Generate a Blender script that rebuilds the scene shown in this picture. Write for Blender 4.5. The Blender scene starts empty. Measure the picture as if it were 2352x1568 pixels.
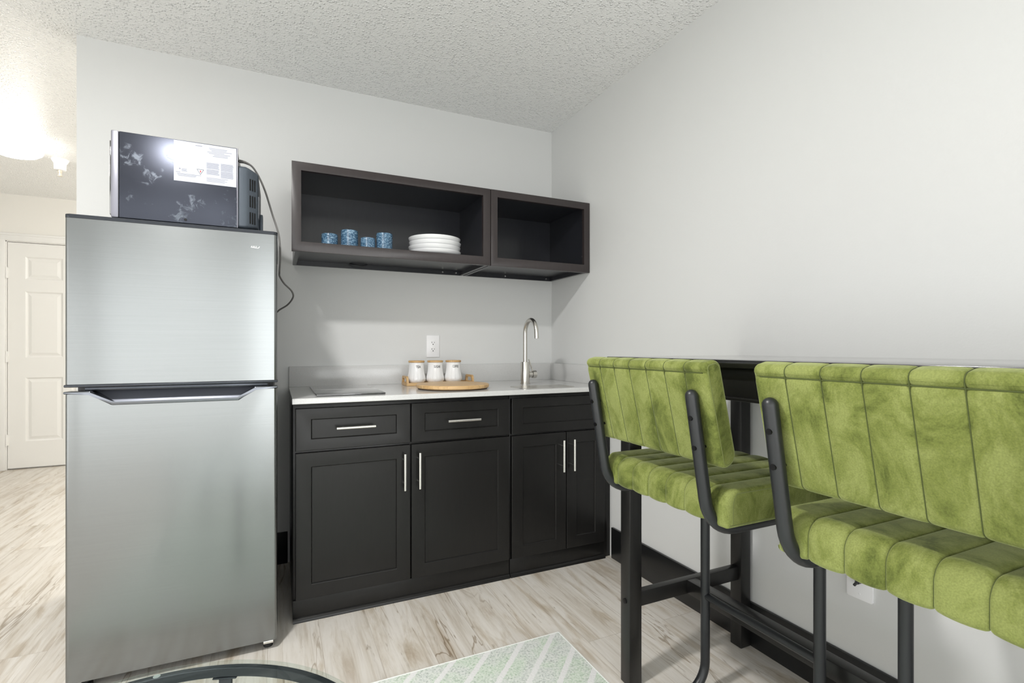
import bpy, bmesh, math, random
from mathutils import Vector, Matrix
random.seed(7)
S = bpy.context.scene
COL = S.collection
R = math.radians

# ------------------------------------------------------------------ materials
def mat(name, col=(.5,.5,.5), rough=.5, metal=0.0, **kw):
    m = bpy.data.materials.new(name); m.use_nodes = True
    b = m.node_tree.nodes['Principled BSDF']
    b.inputs['Base Color'].default_value = (*col, 1)
    b.inputs['Roughness'].default_value = rough
    b.inputs['Metallic'].default_value = metal
    for k, v in kw.items():
        b.inputs[k.replace('_', ' ')].default_value = v
    return m, m.node_tree, b

def N(nt, typ, **kw):
    n = nt.nodes.new(typ)
    for k, v in kw.items():
        if k in n.inputs.keys(): n.inputs[k].default_value = v
        else: setattr(n, k, v)
    return n

def L(nt, a, b): nt.links.new(a, b)

def pos(nt, scale=(1,1,1)):
    g = N(nt, 'ShaderNodeNewGeometry')
    mp = N(nt, 'ShaderNodeVectorMath', operation='MULTIPLY')
    L(nt, g.outputs['Position'], mp.inputs[0]); mp.inputs[1].default_value = scale
    return mp.outputs[0]

def noise(nt, vec, scale, detail=4, rough=.5, dist=0):
    n = N(nt, 'ShaderNodeTexNoise')
    n.inputs['Scale'].default_value = scale; n.inputs['Detail'].default_value = detail
    n.inputs['Roughness'].default_value = rough; n.inputs['Distortion'].default_value = dist
    L(nt, vec, n.inputs['Vector'])
    return n

def ramp(nt, fac, stops):
    r = N(nt, 'ShaderNodeValToRGB'); el = r.color_ramp.elements
    while len(el) < len(stops): el.new(.5)
    for e, (p, c) in zip(el, stops):
        e.position = p; e.color = (*c, 1) if len(c) == 3 else c
    L(nt, fac, r.inputs[0])
    return r

def bump(nt, b, h, strength, dist, prev=None):
    n = N(nt, 'ShaderNodeBump'); n.inputs['Strength'].default_value = strength
    n.inputs['Distance'].default_value = dist
    L(nt, h, n.inputs['Height'])
    if prev is not None: L(nt, prev, n.inputs['Normal'])
    L(nt, n.outputs[0], b.inputs['Normal'])
    return n.outputs[0]

def math_(nt, op, a, v=None, b=None):
    n = N(nt, 'ShaderNodeMath', operation=op)
    L(nt, a, n.inputs[0])
    if v is not None: n.inputs[1].default_value = v
    if b is not None: L(nt, b, n.inputs[1])
    return n.outputs[0]

def mix(nt, fac, a, b, typ='MIX'):
    n = N(nt, 'ShaderNodeMix', data_type='RGBA', blend_type=typ)
    for s, v in ((0, fac), (6, a), (7, b)):
        if isinstance(v, (float, int)): n.inputs[s].default_value = v
        elif isinstance(v, tuple): n.inputs[s].default_value = (*v, 1)
        else: L(nt, v, n.inputs[s])
    return n.outputs[2]

def wall_mat(name, col):
    m, nt, b = mat(name, col, .55)
    b.inputs['Specular IOR Level'].default_value = .3
    n = noise(nt, pos(nt), 160, 3)
    bump(nt, b, n.outputs[0], .12, .002)
    return m
M_WALL = wall_mat('wall_paint', (.67,.675,.668))
M_HALLWALL = wall_mat('hall_paint', (.80,.78,.74))

def ceiling_mat():
    m, nt, b = mat('popcorn_ceiling', (.88,.88,.865), .24)
    b.inputs['Specular IOR Level'].default_value = .5
    p = pos(nt)
    n0 = noise(nt, p, 40, 3, .6, .4)
    wp = N(nt, 'ShaderNodeVectorMath', operation='MULTIPLY_ADD'); L(nt, n0.outputs['Color'], wp.inputs[0]); wp.inputs[1].default_value = (.012,.012,.012); L(nt, p, wp.inputs[2])
    v = N(nt, 'ShaderNodeTexVoronoi', feature='F1'); v.inputs['Scale'].default_value = 88
    L(nt, wp.outputs[0], v.inputs['Vector'])
    blob = ramp(nt, v.outputs['Distance'], [(.05, (1,1,1)), (.52, (0,0,0))])
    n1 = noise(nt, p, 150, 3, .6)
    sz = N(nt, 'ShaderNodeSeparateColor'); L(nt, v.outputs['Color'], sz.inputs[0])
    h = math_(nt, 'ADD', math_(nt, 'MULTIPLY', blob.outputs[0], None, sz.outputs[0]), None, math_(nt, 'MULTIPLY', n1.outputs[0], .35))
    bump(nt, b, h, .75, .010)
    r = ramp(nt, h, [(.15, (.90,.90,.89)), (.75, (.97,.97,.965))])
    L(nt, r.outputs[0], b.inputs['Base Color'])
    return m
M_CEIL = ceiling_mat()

def floor_mat():
    m, nt, b = mat('vinyl_plank', (.6,.55,.5), .38)
    g = N(nt, 'ShaderNodeNewGeometry')
    sp = N(nt, 'ShaderNodeSeparateXYZ'); L(nt, g.outputs['Position'], sp.inputs[0])
    cb = N(nt, 'ShaderNodeCombineXYZ'); L(nt, sp.outputs[1], cb.inputs[0]); L(nt, sp.outputs[0], cb.inputs[1])
    br = N(nt, 'ShaderNodeTexBrick', offset=.37, offset_frequency=2, squash=1)
    L(nt, cb.outputs[0], br.inputs['Vector'])
    br.inputs['Scale'].default_value = 1; br.inputs['Brick Width'].default_value = 1.22
    br.inputs['Row Height'].default_value = .178; br.inputs['Mortar Size'].default_value = .0009
    br.inputs['Mortar Smooth'].default_value = .2; br.inputs['Bias'].default_value = 0
    br.inputs['Color1'].default_value = (0,0,0,1); br.inputs['Color2'].default_value = (1,1,1,1)
    br.inputs['Mortar'].default_value = (.5,.5,.5,1)
    tone = N(nt, 'ShaderNodeSeparateColor'); L(nt, br.outputs['Color'], tone.inputs[0])
    off = math_(nt, 'MULTIPLY', tone.outputs[0], 37.0)
    # long grain
    def gv(sx, sy):
        c = N(nt, 'ShaderNodeCombineXYZ')
        L(nt, math_(nt, 'MULTIPLY', sp.outputs[0], sx), c.inputs[0])
        L(nt, math_(nt, 'MULTIPLY', sp.outputs[1], sy), c.inputs[1])
        L(nt, off, c.inputs[2]); return c.outputs[0]
    n1 = noise(nt, gv(11, 1.1), 1, 8, .66, 1.9)
    n2 = noise(nt, gv(60, 3.0), 1, 5, .65, .5)
    n3 = noise(nt, gv(21, 1.9), 1, 5, .6, 3.2)
    base = ramp(nt, n1.outputs[0], [(.30, (.54,.475,.40)), (.43, (.67,.625,.56)), (.58, (.75,.715,.665)), (.75, (.71,.67,.615))])
    fine = ramp(nt, n2.outputs[0], [(.28, (.74,.71,.67)), (.50, (1,1,1))])
    c1 = mix(nt, .8, base.outputs[0], fine.outputs[0], 'MULTIPLY')
    dark = ramp(nt, n3.outputs[0], [(.27, (.40,.34,.27)), (.36, (1,1,1))])
    c2 = mix(nt, .8, c1, dark.outputs[0], 'MULTIPLY')
    n4 = noise(nt, gv(7.5, .75), 1, 4, .55, 1.2)
    n5 = noise(nt, gv(5, 1.3), 1, 2, .5, 0)
    cr = ramp(nt, math_(nt, 'ABSOLUTE', math_(nt, 'SUBTRACT', n4.outputs[0], .5)), [(.002, (.55,.49,.42)), (.012, (1,1,1))])
    cm = ramp(nt, n5.outputs[0], [(.50, (0,0,0)), (.60, (1,1,1))])
    c2 = mix(nt, cm.outputs[0], c2, mix(nt, 1.0, c2, cr.outputs[0], 'MULTIPLY'))
    pt = ramp(nt, noise(nt, gv(13, 2.4), 1, 5, .6, .8).outputs[0], [(.36, (.77,.715,.64)), (.48, (1,1,1))])
    c2 = mix(nt, .9, c2, pt.outputs[0], 'MULTIPLY')
    tn = ramp(nt, tone.outputs[0], [(0, (.90,.895,.89)), (1, (1.0,1.0,1.0))])
    c3 = mix(nt, 1.0, c2, tn.outputs[0], 'MULTIPLY')
    c4 = mix(nt, math_(nt, 'MULTIPLY', br.outputs['Fac'], .55), c3, (.33,.28,.23))
    L(nt, c4, b.inputs['Base Color'])
    bump(nt, b, n2.outputs[0], .06, .002)
    return m
M_FLOOR = floor_mat()

def lacquer(name, c, rough=.3, coat=.25, spec=.4):
    m, nt, b = mat(name, c, rough)
    b.inputs['Coat Weight'].default_value = coat; b.inputs['Coat Roughness'].default_value = .16
    b.inputs['Specular IOR Level'].default_value = spec
    n = noise(nt, pos(nt, (30,30,4)), 3, 5, .6)
    r = ramp(nt, n.outputs[0], [(.3, tuple(x*.93 for x in c)), (.7, tuple(x*1.10 for x in c))])
    L(nt, r.outputs[0], b.inputs['Base Color'])
    rr = ramp(nt, n.outputs[0], [(.3, (rough*.96,)*3), (.7, (rough*1.04,)*3)])
    L(nt, rr.outputs[0], b.inputs['Roughness'])
    return m
M_CAB = lacquer('black_lacquer', (.0105,.0102,.0098), .30, .05, .3)
M_UPPER = lacquer('espresso_lacquer', (.030,.023,.023), .33)
M_CABIN = lacquer('cabinet_interior', (.020,.021,.026), .35)
M_TABLE = lacquer('black_table_wood', (.008,.0078,.0075), .36, .1)
M_TABLETOP = lacquer('black_table_top', (.008,.0078,.0075), .16, 1.0)
M_TRIMB = lacquer('black_trim_paint', (.009,.0095,.010), .35, .1)

def quartz():
    m, nt, b = mat('white_quartz', (.82,.82,.80), .16)
    n = noise(nt, pos(nt), 420, 2, .5)
    r = ramp(nt, n.outputs[0], [(.28, (.44,.435,.42)), (.37, (.585,.585,.578)), (.75, (.62,.62,.613))])
    L(nt, r.outputs[0], b.inputs['Base Color']); return m
M_QUARTZ = quartz()

def steel(name, col, rough, aniso=0.0):
    m, nt, b = mat(name, col, rough, 1.0)
    if aniso:
        b.inputs['Anisotropic'].default_value = aniso; b.inputs['Anisotropic Rotation'].default_value = .25
        t = N(nt, 'ShaderNodeTangent', direction_type='UV_MAP'); L(nt, t.outputs[0], b.inputs['Tangent'])
    n = noise(nt, pos(nt, (3,3,420)), 1, 4, .6)
    r = ramp(nt, n.outputs[0], [(.3, tuple(x*.975 for x in col)), (.7, tuple(min(1,x*1.02) for x in col))])
    L(nt, r.outputs[0], b.inputs['Base Color'])
    return m
M_STEEL = steel('brushed_steel', (.235,.245,.245), .22, .62)
M_NICKEL = steel('brushed_nickel', (.62,.60,.56), .27)
M_CHROME = mat('bright_nickel', (.80,.79,.76), .22, 1.0)[0]
M_DARKGLOSS = mat('dark_gloss_trim', (.055,.06,.07), .16, .75)[0]
M_HANDLE = mat('smoked_chrome', (.17,.18,.20), .17, .9)[0]
M_FRSIDE = mat('fridge_side', (.05,.05,.052), .45)[0]
M_RUBBER = mat('black_rubber', (.012,.012,.012), .6)[0]

def mw_metal():
    m, nt, b = mat('microwave_metal', (.05,.055,.07), .3, .75)
    p = pos(nt)
    n = noise(nt, p, 42, 5, .62, .9)
    n2 = noise(nt, p, 11, 2, .5)
    s = math_(nt, 'MULTIPLY', n.outputs[0], None, n2.outputs[0])
    r = ramp(nt, s, [(.33, (.040,.044,.058)), (.42, (.12,.135,.16))])
    L(nt, r.outputs[0], b.inputs['Base Color'])
    rr = ramp(nt, s, [(.3, (.31,)*3), (.42, (.48,)*3)])
    L(nt, rr.outputs[0], b.inputs['Roughness'])
    return m
M_MW = mw_metal()
M_MWFRONT = mat('microwave_front_silver', (.22,.22,.25), .42, .8)[0]
M_MWBACK = mat('microwave_back', (.075,.09,.11), .42, .35)[0]
M_PAPER = mat('label_paper', (.43,.45,.50), .6, Specular_IOR_Level=.2)[0]
M_INK = mat('grey_ink', (.19,.195,.235), .6)[0]
M_INKB = mat('black_ink', (.02,.02,.02), .5)[0]
M_INKR = mat('red_ink', (.5,.06,.06), .5)[0]
M_CORD = mat('grey_cord', (.16,.155,.15), .5)[0]
M_CORDB = mat('black_cord', (.035,.035,.035), .45)[0]

def velvet():
    m, nt, b = mat('green_velvet', (.20,.26,.04), .75)
    p = pos(nt)
    n = noise(nt, pos(nt, (1,1,.6)), 13, 6, .68, .5)
    n2 = noise(nt, p, 420, 2, .5)
    r = ramp(nt, n.outputs[0], [(.36, (.080,.099,.021)), (.465, (.156,.182,.045)), (.58, (.222,.250,.078))])
    f = ramp(nt, n2.outputs[0], [(.3, (.84,.84,.84)), (.7, (1.1,1.1,1.1))])
    c = mix(nt, 1.0, r.outputs[0], f.outputs[0], 'MULTIPLY')
    L(nt, c, b.inputs['Base Color'])
    b.inputs['Specular IOR Level'].default_value = .15
    b.inputs['Sheen Weight'].default_value = .55
    b.inputs['Sheen Roughness'].default_value = .35
    b.inputs['Sheen Tint'].default_value = (.80,.86,.50,1)
    bump(nt, b, n2.outputs[0], .12, .001)
    return m
M_VELVET = velvet()
M_SEAM = mat('green_thread', (.060,.076,.016), .8)[0]
M_WELT = mat('green_welt', (.135,.160,.034), .8, Sheen_Weight=.2)[0]
M_POWDER = mat('charcoal_powder_coat', (.013,.0145,.0165), .38)[0]
M_BOLT = mat('black_bolt', (.012,.012,.013), .3, .6)[0]

def bamboo():
    m, nt, b = mat('bamboo', (.5,.3,.13), .42)
    n = noise(nt, pos(nt, (7,60,60)), 1, 5, .6, .4)
    br = N(nt, 'ShaderNodeTexBrick', offset=.5); L(nt, pos(nt), br.inputs['Vector'])
    br.inputs['Scale'].default_value = 1; br.inputs['Brick Width'].default_value = .12
    br.inputs['Row Height'].default_value = .022; br.inputs['Mortar Size'].default_value = .0004
    br.inputs['Color1'].default_value = (.60,.38,.17,1); br.inputs['Color2'].default_value = (.70,.48,.24,1)
    br.inputs['Mortar'].default_value = (.42,.24,.10,1)
    r = ramp(nt, n.outputs[0], [(.3, (.78,.74,.68)), (.65, (1,1,1))])
    c = mix(nt, 1.0, br.outputs['Color'], r.outputs[0], 'MULTIPLY')
    L(nt, c, b.inputs['Base Color']); return m
M_BAMBOO = bamboo()
M_LID = bamboo(); M_LID.name = 'bamboo_lid'
M_CERAMIC = mat('white_ceramic', (.84,.845,.85), .12, Coat_Weight=.4)[0]
M_PLATE = mat('white_porcelain', (.84,.845,.85), .14, Coat_Weight=.3)[0]

def blue_cup():
    m, nt, b = mat('blue_glazed_ceramic', (.2,.36,.52), .22)
    p = pos(nt, (90,90,160))
    n = noise(nt, p, 1, 4, .6)
    w = N(nt, 'ShaderNodeTexNoise'); w.inputs['Scale'].default_value = 1.0
    L(nt, pos(nt, (140,140,520)), w.inputs['Vector'])
    s = math_(nt, 'MULTIPLY', n.outputs[0], None, w.outputs[0])
    r = ramp(nt, s, [(.17, (.025,.07,.13)), (.26, (.09,.19,.30)), (.37, (.30,.44,.56))])
    L(nt, r.outputs[0], b.inputs['Base Color'])
    bump(nt, b, w.outputs[0], .3, .002); return m
M_BLUE = blue_cup()

M_WHITEPL = mat('white_plastic', (.84,.84,.85), .3)[0]
M_SLOT = mat('slot_black', (.02,.02,.02), .5)[0]
M_DOORW = mat('white_door_paint', (.80,.79,.765), .38)[0]
M_CASING = mat('white_casing_paint', (.82,.81,.79), .35)[0]
M_GLASSBLK = mat('black_ceramic_glass', (.012,.013,.014), .07, IOR=2.1, Coat_Weight=1.0, Coat_Roughness=.05)[0]
M_TRIVDK = mat('dark_wood_foot', (.06,.035,.02), .5)[0]

def clear_glass():
    m = bpy.data.materials.new('clear_glass'); m.use_nodes = True; nt = m.node_tree
    nt.nodes.remove(nt.nodes['Principled BSDF']); out = nt.nodes['Material Output']
    tr = N(nt, 'ShaderNodeBsdfTransparent'); tr.inputs[0].default_value = (.93,.965,.95,1)
    gl = N(nt, 'ShaderNodeBsdfGlossy'); gl.inputs['Roughness'].default_value = .01
    lw = N(nt, 'ShaderNodeLayerWeight'); lw.inputs[0].default_value = .5
    fr = N(nt, 'ShaderNodeMath', operation='MULTIPLY_ADD'); fr.inputs[1].default_value = .55; fr.inputs[2].default_value = .03
    L(nt, math_(nt, 'POWER', lw.outputs['Facing'], 4.0), fr.inputs[0])
    mx = N(nt, 'ShaderNodeMixShader')
    L(nt, fr.outputs[0], mx.inputs[0]); L(nt, tr.outputs[0], mx.inputs[1]); L(nt, gl.outputs[0], mx.inputs[2])
    L(nt, mx.outputs[0], out.inputs['Surface'])
    return m
M_GLASS = clear_glass()
M_PAD = mat('clear_silicone_pad', (.85,.88,.88), .2, Transmission_Weight=.6)[0]
M_CTFRAME = mat('dark_table_metal', (.035,.038,.045), .3, .5)[0]

def rug():
    m, nt, b = mat('mint_rug', (.6,.68,.6), .9)
    g = N(nt, 'ShaderNodeNewGeometry')
    sp = N(nt, 'ShaderNodeSeparateXYZ'); L(nt, g.outputs['Position'], sp.inputs[0])
    d = math_(nt, 'SUBTRACT', sp.outputs[0], None, sp.outputs[1])
    d = math_(nt, 'ADD', d, -.531 + .065 + 13.0)
    f = math_(nt, 'FRACT', math_(nt, 'DIVIDE', d, .131))
    wob = noise(nt, g.outputs['Position'], 90, 3)
    f = math_(nt, 'ABSOLUTE', math_(nt, 'SUBTRACT', f, .5))
    f = math_(nt, 'ADD', f, None, math_(nt, 'MULTIPLY', math_(nt, 'SUBTRACT', wob.outputs[0], .5), .09))
    st = ramp(nt, f, [(.085, (1,1,1)), (.115, (0,0,0))])
    n = noise(nt, g.outputs['Position'], 130, 4, .7)
    big = noise(nt, g.outputs['Position'], 11, 3, .5)
    grey = ramp(nt, n.outputs[0], [(.34, (.42,.46,.43)), (.47, (.74,.79,.74)), (.62, (.88,.90,.86))])
    grn = ramp(nt, n.outputs[0], [(.34, (.42,.54,.40)), (.47, (.68,.80,.66)), (.62, (.84,.90,.81))])
    bf = ramp(nt, big.outputs[0], [(.44, (0,0,0)), (.62, (1,1,1))])
    c = mix(nt, bf.outputs[0], grey.outputs[0], grn.outputs[0])
    c = mix(nt, st.outputs[0], c, (.92,.92,.91))
    L(nt, c, b.inputs['Base Color'])
    b.inputs['Sheen Weight'].default_value = .3
    bump(nt, b, n.outputs[0], .5, .004); return m
M_RUG = rug()
M_RUGEDGE = mat('rug_binding', (.88,.89,.86), .9)[0]

def emit(name, col, s):
    m, nt, b = mat(name, col, .4)
    b.inputs['Emission Color'].default_value = (*col, 1); b.inputs['Emission Strength'].default_value = s
    return m
M_LAMP = emit('lamp_diffuser', (1.0,.96,.90), 8.0)

# ------------------------------------------------------------------ mesh tools
def fillet(pts, rad, n=7):
    """polyline with rounded inner corners"""
    pts = [Vector(p) for p in pts]; out = [pts[0]]
    for i in range(1, len(pts)-1):
        r = rad[i-1] if isinstance(rad, (list, tuple)) else rad
        a, p, b = pts[i-1], pts[i], pts[i+1]
        u = (a-p).normalized(); v = (b-p).normalized()
        ang = u.angle(v); t = min(r/math.tan(ang/2), .49*(a-p).length, .49*(b-p).length) if r else 0
        if t <= 0: out.append(p); continue
        rr = t*math.tan(ang/2); c = p + (u+v).normalized()*(rr/math.sin(ang/2))
        s, e = p+u*t-c, p+v*t-c
        tot = s.angle(e); ax = s.cross(e).normalized()
        for k in range(n+1): out.append(c + Matrix.Rotation(tot*k/n, 3, ax) @ s)
    out.append(pts[-1]); return out

class MB:
    def __init__(s): s.bm = bmesh.new()
    def box(s, a, b, bev=0, seg=2):
        lo = [min(a[i], b[i]) for i in range(3)]; hi = [max(a[i], b[i]) for i in range(3)]
        v = [s.bm.verts.new((x,y,z)) for x in (lo[0],hi[0]) for y in (lo[1],hi[1]) for z in (lo[2],hi[2])]
        fs = [s.bm.faces.new([v[i] for i in q]) for q in ((0,1,3,2),(4,6,7,5),(0,4,5,1),(2,3,7,6),(0,2,6,4),(1,5,7,3))]
        if bev:
            es = {e for f in fs for e in f.edges}
            bmesh.ops.bevel(s.bm, geom=list(es), offset=bev, segments=seg, profile=.5, affect='EDGES', clamp_overlap=True)
        return s
    def prism(s, poly, lo, hi, axis='z', bev=0, seg=2):
        def P(p, t):
            return {'z': (p[0],p[1],t), 'y': (p[0],t,p[1]), 'x': (t,p[0],p[1])}[axis]
        A = [s.bm.verts.new(P(p,lo)) for p in poly]; B = [s.bm.verts.new(P(p,hi)) for p in poly]
        n = len(poly); fs = [s.bm.faces.new(A[::-1]), s.bm.faces.new(B)]
        for i in range(n): fs.append(s.bm.faces.new((A[i],A[(i+1)%n],B[(i+1)%n],B[i])))
        if bev:
            es = {e for f in fs for e in f.edges}
            bmesh.ops.bevel(s.bm, geom=list(es), offset=bev, segments=seg, profile=.5, affect='EDGES', clamp_overlap=True)
        return s
    def rings(s, rings, closed=True, cap=True, loop=False):
        """rings: list of lists of points -> skin"""
        V = [[s.bm.verts.new(p) for p in r] for r in rings]; n = len(V[0])
        m = len(V)
        for j in range(m if loop else m-1):
            for i in range(n if closed else n-1):
                a, b = V[j], V[(j+1)%m]
                s.bm.faces.new((a[i], a[(i+1)%n], b[(i+1)%n], b[i]))
        if cap and not loop:
            s.bm.faces.new(V[0][::-1]); s.bm.faces.new(V[-1])
        return s
    def tube(s, pts, r, seg=12, cap=True, loop=False, dome=False):
        pts = [Vector(p) for p in pts]; n = len(pts); rs = []
        T = []
        for i in range(n):
            if loop: t = pts[(i+1)%n]-pts[i-1]
            else: t = pts[min(i+1,n-1)]-pts[max(i-1,0)]
            T.append(t.normalized())
        up = Vector((0,0,1)) if abs(T[0].z) < .9 else Vector((1,0,0))
        x = T[0].cross(up).normalized()
        for i in range(n):
            if i:
                q = T[i-1].rotation_difference(T[i]); x = (q @ x)
            x = (x - T[i]*x.dot(T[i])).normalized(); y = T[i].cross(x)
            rs.append([pts[i]+(x*math.cos(2*math.pi*k/seg)+y*math.sin(2*math.pi*k/seg))*r for k in range(seg)])
            if dome and i == 0:
                base = rs.pop()
                c = pts[0]
                for ph in (80, 60, 40, 20):
                    cc = c - T[0]*r*math.sin(R(ph)) ; f = math.cos(R(ph))
                    rs.append([cc+(p-c)*f for p in base])
                rs.append(base)
        return s.rings(rs, True, cap, loop)
    def cyl(s, p0, p1, r, seg=16): return s.tube([p0, p1], r, seg)
    def lathe(s, prof, c, seg=40):
        rs = [[Vector((c[0]+max(r,1e-4)*math.cos(2*math.pi*k/seg), c[1]+max(r,1e-4)*math.sin(2*math.pi*k/seg), c[2]+z)) for k in range(seg)] for r, z in prof]
        return s.rings(rs, True, True)
    def build(s, name, m, parent=None, origin=None, smooth=True, angle=35, uv=None):
        bm = s.bm
        bmesh.ops.recalc_face_normals(bm, faces=bm.faces)
        off = Vector(origin) if origin is not None else Vector((0,0,0))
        if parent is not None: off = wloc(parent)
        bmesh.ops.translate(bm, verts=bm.verts, vec=-off)
        if uv:
            lay = bm.loops.layers.uv.new('UVMap')
            for f in bm.faces:
                for lp in f.loops:
                    co = lp.vert.co; lp[lay].uv = (co[uv[0]]+5, co[uv[1]])
        me = bpy.data.meshes.new(name); bm.to_mesh(me); bm.free()
        if smooth:
            me.shade_smooth(); me.set_sharp_from_angle(angle=R(angle))
        me.materials.append(m)
        o = bpy.data.objects.new(name, me); COL.objects.link(o)
        if parent is not None: o.parent = parent
        else: o.location = off
        return o

def wloc(o):
    v = Vector((0,0,0))
    while o is not None: v += o.location; o = o.parent
    return v

def tag(o, label, cat, group=None):
    o['label'] = label; o['category'] = cat
    if group: o['group'] = group
    return o
def thing(name, loc, label, cat, group=None):
    o = bpy.data.objects.new(name, None); COL.objects.link(o); o.location = loc
    o.empty_display_size = .1
    return tag(o, label, cat, group)
def struct(name, mb, m, label, cat, **kw):
    o = mb.build(name, m, **kw); o['kind'] = 'structure'
    return tag(o, label, cat)
def dup(root, delta, label):
    r = root.copy(); COL.objects.link(r); r.location = root.location + Vector(delta); r['label'] = label
    for ch in list(root.children):
        c = ch.copy(); COL.objects.link(c); c.parent = r
        for g in list(ch.children):
            d = g.copy(); COL.objects.link(d); d.parent = c
    return r

def rrect(x0, y0, x1, y1, r, n=6):
    out = []
    for cx, cy, a0 in ((x1-r,y1-r,0),(x0+r,y1-r,90),(x0+r,y0+r,180),(x1-r,y0+r,270)):
        for k in range(n+1):
            a = R(a0+90*k/n); out.append((cx+r*math.cos(a), cy+r*math.sin(a)))
    return out

# ------------------------------------------------------------------ room shell
CZ = 2.44; XL = -4.0; YF = -5.4; YH = 3.12; WE = -2.363
struct('floor', MB().box((XL-.1,YF-.1,-.08),(.1,YH+.1,0)), M_FLOOR, 'pale greige wood-look plank floor', 'floor', smooth=False)
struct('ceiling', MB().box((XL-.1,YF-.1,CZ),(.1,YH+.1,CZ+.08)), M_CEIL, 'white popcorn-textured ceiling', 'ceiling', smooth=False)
struct('wall_right', MB().box((0,YF-.1,0),(.1,YH+.1,CZ)), M_WALL, 'plain off-white wall behind the bar table', 'wall', smooth=False)
struct('wall_back', MB().box((WE,0,0),(0,.12,CZ)), M_WALL, 'off-white wall behind the refrigerator and cabinets', 'wall', smooth=False)
struct('wall_left', MB().box((XL-.1,YF-.1,0),(XL,YH+.1,CZ)), M_WALL, 'off-white wall along the hallway side', 'wall', smooth=False)
DX0, DX1, DZ = -3.742, -2.93, 2.022          # hall door opening
wf = MB().box((XL,YH,0),(DX0-.02,YH+.1,CZ)).box((DX1+.02,YH,0),(0,YH+.1,CZ)).box((DX0-.02,YH,DZ+.02),(DX1+.02,YH+.1,CZ))
struct('wall_hall', wf, M_HALLWALL, 'cream wall at the far end of the hallway with the white door', 'wall', smooth=False)
struct('wall_front', MB().box((XL,YF-.1,0),(0,YF,CZ)), M_WALL, 'off-white wall on the camera side of the room', 'wall', smooth=False)

BH = .157
bb = MB().box((WE,-.013,0),(-1.525,0,BH), .002)
struct('baseboard_back', bb, M_TRIMB, 'black baseboard on the back wall beside the refrigerator', 'baseboard')
bb = MB().box((-.013,YF,0),(0,-.645,BH), .002)
struct('baseboard_right', bb, M_TRIMB, 'tall black baseboard along the right wall under the bar table', 'baseboard')

# hall door
dm = MB()
def panel_door(mb, x0, x1, z0, z1, y, th, panels, dep=.010):
    xs = sorted({x0, x1, *[p[0] for p in panels], *[p[1] for p in panels]})
    zs = sorted({z0, z1, *[p[2] for p in panels], *[p[3] for p in panels]})
    bm = mb.bm
    def inp(cx, cz): return any(p[0] < cx < p[1] and p[2] < cz < p[3] for p in panels)
    vd = {}
    def V(x, yy, z):
        k = (round(x,5), round(yy,5), round(z,5))
        if k not in vd: vd[k] = bm.verts.new((x,yy,z))
        return vd[k]
    for i in range(len(xs)-1):
        for j in range(len(zs)-1):
            if not inp((xs[i]+xs[i+1])/2, (zs[j]+zs[j+1])/2):
                bm.faces.new((V(xs[i],y,zs[j]), V(xs[i+1],y,zs[j]), V(xs[i+1],y,zs[j+1]), V(xs[i],y,zs[j+1])))
    for a, b, c, d in panels:                       # sloped reveal, groove, raised field
        prev = [V(a,y,c), V(b,y,c), V(b,y,d), V(a,y,d)]
        for ins, dd in ((.012, dep), (.020, dep), (.042, dep*.25)):
            cur = [V(a+ins,y+dd,c+ins), V(b-ins,y+dd,c+ins), V(b-ins,y+dd,d-ins), V(a+ins,y+dd,d-ins)]
            for k in range(4): bm.faces.new((prev[k], prev[(k+1)%4], cur[(k+1)%4], cur[k]))
            prev = cur
        bm.faces.new(prev)
    B = [bm.verts.new((x,y+th,z)) for x, z in ((x0,z0),(x1,z0),(x1,z1),(x0,z1))]
    bm.faces.new(B[::-1])
    for (xa,za),(xb,zb),k in (((x0,z0),(x1,z0),0),((x1,z0),(x1,z1),1),((x1,z1),(x0,z1),2),((x0,z1),(x0,z0),3)):
        # side strips
        bm.faces.new((bm.verts.new((xa,y,za)), bm.verts.new((xb,y,zb)), B[(k+1)%4], B[k]))
cols = ((-3.620,-3.358), (-3.300,-3.045))
rows = ((.245,.815), (.995,1.585), (1.695,1.897))
panel_door(dm, DX0+.003, DX1-.003, .012, DZ-.004, YH+.010, .035, [(a,b,c,d) for a,b in cols for c,d in rows])
door = struct('door_1', dm, M_DOORW, 'white six-panel door at the end of the hallway', 'door', origin=(DX0,YH,0), angle=15)
for zc in (1.745, 1.003, .265):
    MB().box((DX0-.012,YH-.006,zc-.048),(DX0+.012,YH+.012,zc+.048), .002).cyl((DX0,YH-.008,zc-.05),(DX0,YH-.008,zc+.05),.006).build('hinge', M_CASING, door)
tc = MB().box((DX0-.066,YH-.018,0),(DX0-.006,YH+.002,DZ+.066), .005).box((DX1+.006,YH-.018,0),(DX1+.066,YH+.002,DZ+.066), .005)
tc.box((DX0-.066,YH-.0185,DZ+.006),(DX1+.066,YH+.002,DZ+.067), .005)
tc.box((DX0-.072,YH-.024,0),(DX0-.052,YH+.002,DZ+.074), .006).box((DX0-.072,YH-.024,DZ+.054),(DX1+.072,YH+.002,DZ+.075), .006)
tc.box((DX0-.02,YH,0),(DX0,YH+.09,DZ+.02)).box((DX1,YH,0),(DX1+.02,YH+.09,DZ+.02)).box((DX0-.02,YH,DZ),(DX1+.02,YH+.09,DZ+.02))
tc.box((DX0,YH+.046,0),(DX1,YH+.058,DZ))
struct('trim_1', tc, M_CASING, 'white casing around the hallway door', 'trim')

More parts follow.
